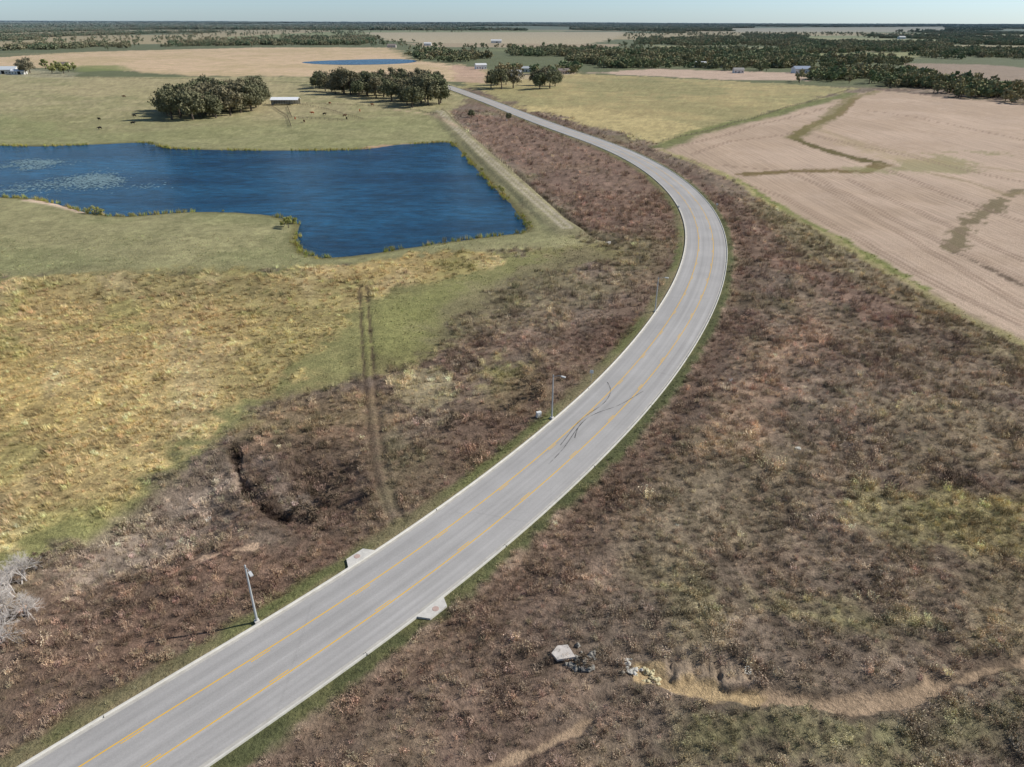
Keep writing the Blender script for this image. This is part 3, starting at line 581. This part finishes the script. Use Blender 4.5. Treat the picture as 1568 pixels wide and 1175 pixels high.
def clump(seed,n,R,ls,nl,leaf):
    r=np.random.default_rng(seed); V=[];Fq=[];mi=[];b=0
    for i in range(n):
        a=r.uniform(0,6.28); d=R*math.sqrt(r.random()); v,f,m_=tree_arrays(r,r.uniform(8,15),r.uniform(4.5,7),8,nl,ls,trunk=True,nlimb=1,off=(math.cos(a)*d,math.sin(a)*d))
        V.append(v); Fq+=[tuple(b+k for k in q) for q in f]; mi+=m_; b+=len(v)
    return newmesh('clump%d'%seed,np.vstack(V),Fq,[BARK,leaf],mi)
wood=[clump(200+i,7,15,1.4,100,MIXL) for i in range(4)]
single=[clump(220+i,1,.1,.85,300,MIXL) for i in range(4)]
belts=[([(-500,76),(0,78),(150,75),(300,71),(560,69),(575,60),(560,42),(-500,42)],1.0),([(1240,122),(1330,128),(1420,141),(1568,159),(1800,184),(1800,163),(1568,143),(1440,125),(1380,115),(1240,110)],1.7),
 ([(880,98),(1240,106),(1400,100),(1385,92),(1700,98),(1700,50),(1000,50),(960,75),(880,84)],.85),([(620,90),(650,99),(700,102),(745,100),(740,86),(640,80)],.85),([(780,86),(960,90),(960,72),(780,74)],1.0),([(745,114),(880,115),(900,106),(820,96),(745,100)],.7),([(860,114),(1100,108),(1230,110),(1240,100),(900,96)],.75)]
xs=[];ys=[]
for P_,den in belts:
    P=GP(P_); bb=(P.max(0)-P.min(0)); n=int(den*bb[0]*bb[1]/620); n=min(n,90000)
    x=rng.uniform(P[:,0].min(),P[:,0].max(),n); y=rng.uniform(P[:,1].min(),P[:,1].max(),n); k=sd_xy(P,x,y)>0; x=x[k];y=y[k]
    if den<1.5:
        k=(fbm(x,y*.6,220,61,3)>(.46 if den>.8 else .48)); x=x[k];y=y[k]
    xs.append(x);ys.append(y)
x=np.concatenate(xs);y=np.concatenate(ys); k=(y<6500)&(fieldmask(x,y)<.5); x=x[k];y=y[k]; bar=(lookup(M['bare'],x,y)<.3)&(lookup(pond2,x,y)<-15); x=x[bar];y=y[bar]; n=len(x); print('wood',n)
z=lookup(H,x,y); s=rng.uniform(.65,1.1,n)
scatter('distant_woodland',np.stack([x,y,z-.5],1),np.stack([s,s,s*rng.uniform(.75,1.1,n)],1),np.stack([s*0,s*0,rng.uniform(0,6.28,n)],1),np.ones((n,3)),wood,rng.integers(0,4,n))
x=rng.uniform(-3500,3500,16000); y=rng.uniform(750,4500,16000); k=(np.abs(x)<y*.95)&((fbm(x,y,160,71,3)>.60)|((y>1500)&(rng.random(16000)<.12)))&(lookup(M['bare'],x,y)<.05)&(lookup(M['crop'],x,y)<.1)&(lookup(M['grass'],x,y)<.1)&(lookup(pond2,x,y)<-15)
x=x[k];y=y[k];n=len(x); s=rng.uniform(.6,1.1,n); print('single',n)
scatter('distant_trees',np.stack([x,y,lookup(H,x,y)-.3],1),np.stack([s,s,s],1),np.stack([s*0,s*0,rng.uniform(0,6.28,n)],1),np.ones((n,3)),single,rng.integers(0,4,n))
n=46000; y=np.exp(rng.uniform(math.log(5200),math.log(34000),n)); x=rng.uniform(-.98,.98,n)*y; k=(fbm(x*.6,y*.25,900,81,3)>.43)&(lookup(M['bare'],x,y)<.5); x=x[k];y=y[k];n=len(x); s=np.clip(y/5200*1.5,1.5,8); print('far',n)
scatter('horizon_woodland',np.stack([x,y,lookup(H,x,y)-1],1),np.stack([s,s,rng.uniform(.8,1.9,n)],1),np.stack([s*0,s*0,rng.uniform(0,6.28,n)],1),np.ones((n,3)),wood,rng.integers(0,4,n))
def bare(name,seed,Hh,depth=5):
    r=np.random.default_rng(seed); mb=MB()
    def br(p,d,l,rad,k):
        q=p+d*l; mb.tube(p,q,rad,rad*.6,4)
        if k==0: return
        for _ in range(4 if k>1 else 5):
            nd=(d+Vector(r.normal(0,.55,3))).normalized(); nd.z=abs(nd.z)*.8+.1 if k>3 else nd.z; br(p+d*l*r.uniform(.5,1),nd.normalized(),l*r.uniform(.55,.8),rad*.5,k-1)
    for i in range(4): br(Vector((r.normal(0,.3),r.normal(0,.3),-.1)),Vector((r.normal(0,.5),r.normal(0,.5),1)).normalized(),Hh*.32,.09,depth)
    return mb.mesh(name,[simple('pale_bark',(206,198,190),.15,3)])
bt=bare('bare_tree',5,5.0,4)
for u,v,s in((8,945,1.25),(-25,900,1.3),(35,890,1.0),(10,985,1.0),(45,940,.8),(15,915,1.1)): put_tree('bare_tree',bt,u,v,s)
dk=leafmat('briar_leaves',(92,80,68),(110,96,80),False,boost=1.3); dsh=[tree_mesh('briar_shrub%d'%i,150+i,2.2,1.7,9,600,.12,dk,nlimb=6) for i in range(2)]
for u,v,s in((470,785,1),(455,775,.7),(485,790,.6),(820,605,.9),(805,590,.7),(790,620,.7),(690,655,.6),(60,870,.8),(895,1020,.5),(505,760,.9),(520,735,.7),(545,715,.6),(560,760,.7),(480,720,.6)): put_tree('briar_shrub',dsh[random.randrange(2)],u,v,s)
# ------------------------------------------------ buildings
def building(name,u,v,w,d,h,rz,wall,roof,kind='house',pitch=.45):
    e=link(bpy.data.objects.new(name,None)); place(e,u,v,rz)
    W=simple(name+'_wall',wall,.06,1,usehaze=False); Rf=simple(name+'_roof',roof,.1,1)
    def child(nm,mb,mats): o=link(bpy.data.objects.new(nm,mb.mesh(nm,mats))); o.parent=e
    rh=d/2*pitch
    if kind!='shelter':
        mb=MB(); mb.box((0,0,h/2),(w,d,h)); b=len(mb.v)
        mb.v+=[(-w/2,-d/2,h),(-w/2,d/2,h),(-w/2,0,h+rh),(w/2,-d/2,h),(w/2,d/2,h),(w/2,0,h+rh)]; mb.f+=[(b,b+2,b+1),(b+3,b+4,b+5)]; mb.m+=[0,0]; child('walls',mb,[W])
        mb=MB(); nw=max(2,int(w/3.5))
        for i in range(nw):
            x=-w/2+(i+.5)*w/nw
            for s in(-1,1):
                if i==nw//2 and s<0: continue
                mb.box((x,s*(d/2+.01),1.6),(1.1,.06,1.2))
        child('windows',mb,[DARK]); mb=MB(); x=-w/2+(nw//2+.5)*w/nw; mb.box((x,-(d/2+.012),1.1 if kind=='house' else 1.7),(1.1 if kind=='house' else 3.4,.07,2.15 if kind=='house' else 3.3)); child('door',mb,[DARK])
    else:
        mb=MB()
        for i in range(6):
            for y_ in(-d/2+.2,d/2-.2): x=-w/2+.2+i*(w-.4)/5; mb.box((x,y_,h/2-.1),(.2,.2,h))
        child('posts',mb,[simple('timber_post',(110,95,80))]); mb=MB(); mb.box((0,d/2-.05,h/2),(w,.06,h)); mb.box((-w/2+.03,0,h/2),(.06,d-.2,h)); child('back_wall',mb,[W])
    mb=MB(); o=.5; t=.15
    v=[(-w/2-o,-d/2-o,h-o*pitch),(w/2+o,-d/2-o,h-o*pitch),(w/2+o,0,h+rh+.02),(-w/2-o,0,h+rh+.02),(-w/2-o,d/2+o,h-o*pitch),(w/2+o,d/2+o,h-o*pitch)]
    mb.v=[(a,b_,c+.02) for a,b_,c in v]+[(a,b_,c+.02+t) for a,b_,c in v]
    mb.f=[(0,3,2,1),(3,4,5,2),(6,7,8,9),(9,8,11,10),(0,1,7,6),(4,10,11,5),(0,6,9,3),(3,9,10,4),(1,2,8,7),(2,5,11,8)]; mb.m=[0]*10; child('roof',mb,[Rf])
    return e
building('cattle_shelter',438,161,19,9,3.6,.05,(190,188,182),(232,234,236),'shelter',.3)
hs=[('farm_barn',10,113,26,14,4.5,.1,(215,212,205),(200,206,210),'barn'),('farmhouse',97,103,15,9,4,.2,(205,190,170),(120,112,105),'house'),('farm_shed',30,114,14,8,3.5,.1,(225,222,215),(236,236,236),'barn'),
 ('white_house',736,106,14,8,5,.3,(232,232,230),(214,214,214),'house'),('white_house',805,110,16,9,4,-.2,(226,226,224),(190,194,198),'house'),('brick_house',840,116,18,9,3.6,.1,(205,190,180),(170,168,165),'house'),
 ('brick_house',862,113,14,9,3.6,.4,(200,180,165),(130,120,115),'house'),('farm_shed',790,116,12,8,4,.2,(215,212,205),(222,224,226),'barn'),('brick_house',1028,93,20,10,6,.3,(222,218,212),(150,150,152),'house'),
 ('white_house',1072,103,14,9,5,0,(228,228,226),(214,216,218),'house'),('white_house',1098,103,18,10,6,-.3,(230,230,230),(200,204,208),'house'),('farm_barn',1226,112,20,12,5,.1,(228,228,226),(150,160,175),'barn'),
 ('farmhouse',600,73,20,10,5,0,(200,190,180),(140,130,125),'house'),('farmhouse',1380,60,26,14,7,.2,(215,215,212),(200,200,200),'house'),('farm_barn',760,66,30,14,6,0,(225,222,218),(210,210,210),'barn'),('white_house',655,70,18,10,5,0,(228,226,222),(215,215,215),'house'),('farmhouse',1130,112,12,8,4,0,(220,216,210),(160,156,150),'house')]
for h_ in hs: building(*h_)
# ------------------------------------------------ fences
WOOD=simple('fence_timber',(124,112,98),.2,3)
def fence(px,name='wooden_fence',rails=3,hh=1.4,sp=3.5):
    P=resample(GP(px),sp); mb=MB()
    for i,p in enumerate(P):
        z=gz(*p); mb.box((p[0],p[1],z+hh/2),(.16,.16,hh))
        if i: 
            q=P[i-1]; z0=gz(*q)
            for r_ in range(rails): mb.tube((q[0],q[1],z0+hh*(.35+.28*r_)),(p[0],p[1],z+hh*(.35+.28*r_)),.05,.05,4)
    link(bpy.data.objects.new(name,mb.mesh(name,[WOOD])))
fence([(414,163),(440,178),(446,195)]); fence([(440,164),(447,180),(524,186)]); fence([(460,162),(500,168),(556,184)]); fence([(470,160),(560,163),(640,170),(668,178)],'wire_fence',2,1.2,5)
fence([(676,170),(720,208),(780,262),(840,312),(880,345)],'wire_fence',1,1.2,5); fence([(0,112),(120,119),(300,122),(470,128)],'wire_fence',2,1.3,6)
fence([(1015,216),(1090,200),(1200,168),(1300,138)],'wire_fence',2,1.3,6)
# ------------------------------------------------ rocks & slab
import bmesh
def rocks(name,u,v,n,R,s0,s1,mat,seed):
    r=np.random.default_rng(seed); bm=bmesh.new(); 
    for i in range(n):
        res=bmesh.ops.create_icosphere(bm,subdivisions=2,radius=1); s=r.uniform(s0,s1); a=r.uniform(0,6.28); d=R*r.random()**.7; off=Vector((math.cos(a)*d,math.sin(a)*d,s*.25)); sc_=Vector((s*r.uniform(.7,1.4),s*r.uniform(.7,1.3),s*r.uniform(.4,.8))); ph=r.uniform(0,9)
        for vt in res['verts']:
            c=vt.co.copy(); k=1+.22*math.sin(c.x*4+ph)+.18*math.sin(c.y*5+ph*2)+.15*math.sin(c.z*6+ph); vt.co=Vector((c.x*k*sc_.x,c.y*k*sc_.y,c.z*k*sc_.z))+off
    me=bpy.data.meshes.new(name); bm.to_mesh(me); bm.free(); me.materials.append(mat); place(link(bpy.data.objects.new(name,me)),u,v)
ROCK=simple('limestone',(190,186,176),.25,2.5); YR=simple('ochre_rock',(194,184,150),.3,3)
rocks('rock_pile',888,1010,34,1.7,.12,.38,simple('grey_rock',(140,136,128),.35,2.5),1); rocks('rock_pile',990,1030,34,1.5,.1,.32,YR,2); rocks('rock_pile',965,1026,14,1.2,.1,.28,ROCK,3); rocks('rock_pile',450,756,9,1.8,.1,.28,simple('dusty_rock',(165,155,145),.3,3),4); rocks('rock',1220,686,3,.4,.2,.35,ROCK,5); rocks('rock_pile',1000,1045,14,1.2,.1,.25,YR,8)
mb=MB(); mb.v=[(-1,-.8,0),(1.1,-1,0),(.9,.9,0),(-.3,1.1,0),(-1.3,.3,0)]; mb.v+=[(x,y,.3) for x,y,z in mb.v]; mb.f=[(5,6,7,8,9)]+[(i,(i+1)%5,5+(i+1)%5,5+i) for i in range(5)]; mb.m=[0]*6
place(link(bpy.data.objects.new('concrete_slab',mb.mesh('concrete_slab',[simple('slab_concrete',(200,192,184),.22,1.5)]))),862,1006,.3,.25,(.85,.85,.8))
mb=MB(); mb.box((0,0,.5),(3,.4,1.2)); mb.box((-1.4,.5,.4),(.3,1.2,1.0)); mb.box((1.4,.5,.4),(.3,1.2,1.0)); mb.tube((0,-.25,.5),(0,-.21,.5),.4,.4,12,1)
place(link(bpy.data.objects.new('culvert_headwall',mb.mesh('culvert_headwall',[conc,DARK]))),930,371,.6,-.3,.8)
# ------------------------------------------------ cows
def cow_mesh():
    V=[(-.95,0,1.12),(-.5,0,1.08),(.0,0,1.02),(.5,0,1.05),(.78,0,1.12),(1.08,0,1.15),(1.3,0,1.12),(1.62,0,.95)]; E=[(i,i+1) for i in range(7)]; R=[.27,.34,.38,.36,.27,.17,.15,.08]
    for s in(-1,1):
        b=len(V); V+=[(.55,s*.2,.75),(.56,s*.21,.45),(.55,s*.21,.03)]; E+=[(3,b),(b,b+1),(b+1,b+2)]; R+=[.13,.07,.055]
        b=len(V); V+=[(-.72,s*.22,.8),(-.86,s*.22,.48),(-.8,s*.22,.03)]; E+=[(0,b),(b,b+1),(b+1,b+2)]; R+=[.17,.08,.055]
        b=len(V); V+=[(1.22,s*.3,1.22)]; E+=[(6,b)]; R+=[.04]
    b=len(V); V+=[(-1.24,0,1.05),(-1.27,0,.5)]; E+=[(0,b),(b,b+1)]; R+=[.04,.03]
    me=bpy.data.meshes.new('cow_skel'); me.from_pydata(V,E,[]); o=link(bpy.data.objects.new('cow_skel',me)); md=o.modifiers.new('s','SKIN')
    for i,r_ in enumerate(R): me.skin_vertices[0].data[i].radius=(r_,r_*(1.15 if i<5 else 1)); 
    me.skin_vertices[0].data[2].use_root=True; o.modifiers.new('u','SUBSURF').levels=1; o.modifiers['u'].render_levels=1
    dg=bpy.context.evaluated_depsgraph_get(); out=bpy.data.meshes.new_from_object(o.evaluated_get(dg)); bpy.data.objects.remove(o); return out
cm=cow_mesh(); cmats=[simple('hide_black',(38,34,32)),simple('hide_red',(150,80,50)),simple('hide_brown',(90,62,48))]; cms=[]
for mt in cmats: c_=cm.copy(); c_.materials.clear(); c_.materials.append(mt); cms.append(c_)
for u,v,k in((152,184,0),(153,198,0),(206,180,0),(204,191,0),(190,150,2),(505,161,1),(531,184,0),(528,179,2),(551,172,1),(478,174,1),(452,183,1),(497,176,0),(570,163,1),(466,188,2)):
    o=link(bpy.data.objects.new('cow',cms[k])); place(o,u,v,random.uniform(0,6.28),0,1.15)
# ------------------------------------------------ light, sky, camera
az=math.radians(76); el=math.radians(36)
sv=Vector((math.sin(az)*math.cos(el),math.cos(az)*math.cos(el),math.sin(el)))
ld=bpy.data.lights.new('sun','SUN'); ld.energy=5.0; ld.angle=math.radians(.5); ld.color=(1,.955,.88); lo=link(bpy.data.objects.new('sun',ld)); lo.rotation_euler=sv.to_track_quat('Z','Y').to_euler()
w=bpy.data.worlds.new('World'); scene.world=w; w.use_nodes=True; nt=w.node_tree; nt.nodes.clear(); o=nt.nodes.new('ShaderNodeOutputWorld'); bg=nt.nodes.new('ShaderNodeBackground'); sk=nt.nodes.new('ShaderNodeTexSky'); sk.sky_type='NISHITA'; sk.sun_disc=False; sk.sun_elevation=el; sk.sun_rotation=az; sk.air_density=1.0; sk.dust_density=.3; sk.ozone_density=2.0
# keep the zenith as computed, cool the low sky (clear autumn air)
tc=nt.nodes.new('ShaderNodeTexCoord'); sp=nt.nodes.new('ShaderNodeSeparateXYZ'); nt.links.new(tc.outputs['Generated'],sp.inputs[0])
k_=mr(nt,sp.outputs[2],0.0,.3,1.0,0.0)
tint=mix(nt,k_,(1,1,1,1),(1.02,1.36,2.02,1),'MIX'); cc=mix(nt,1.0,sk.outputs[0],tint,'MULTIPLY')
bg.inputs[1].default_value=.078; nt.links.new(cc,bg.inputs[0]); nt.links.new(bg.outputs[0],o.inputs[0])
cd=bpy.data.cameras.new('camera'); cd.sensor_width=36; cd.lens=36*F/1568; cd.clip_start=.5; cd.clip_end=80000; co=link(bpy.data.objects.new('camera',cd))
co.matrix_world=Matrix.Translation((0,0,CH))@Matrix.Rotation(math.pi/2-TH,4,'X')@Matrix.Rotation(ROLL,4,'Z'); scene.camera=co
scene.view_settings.view_transform='Standard'; scene.view_settings.look='None'; scene.view_settings.exposure=0
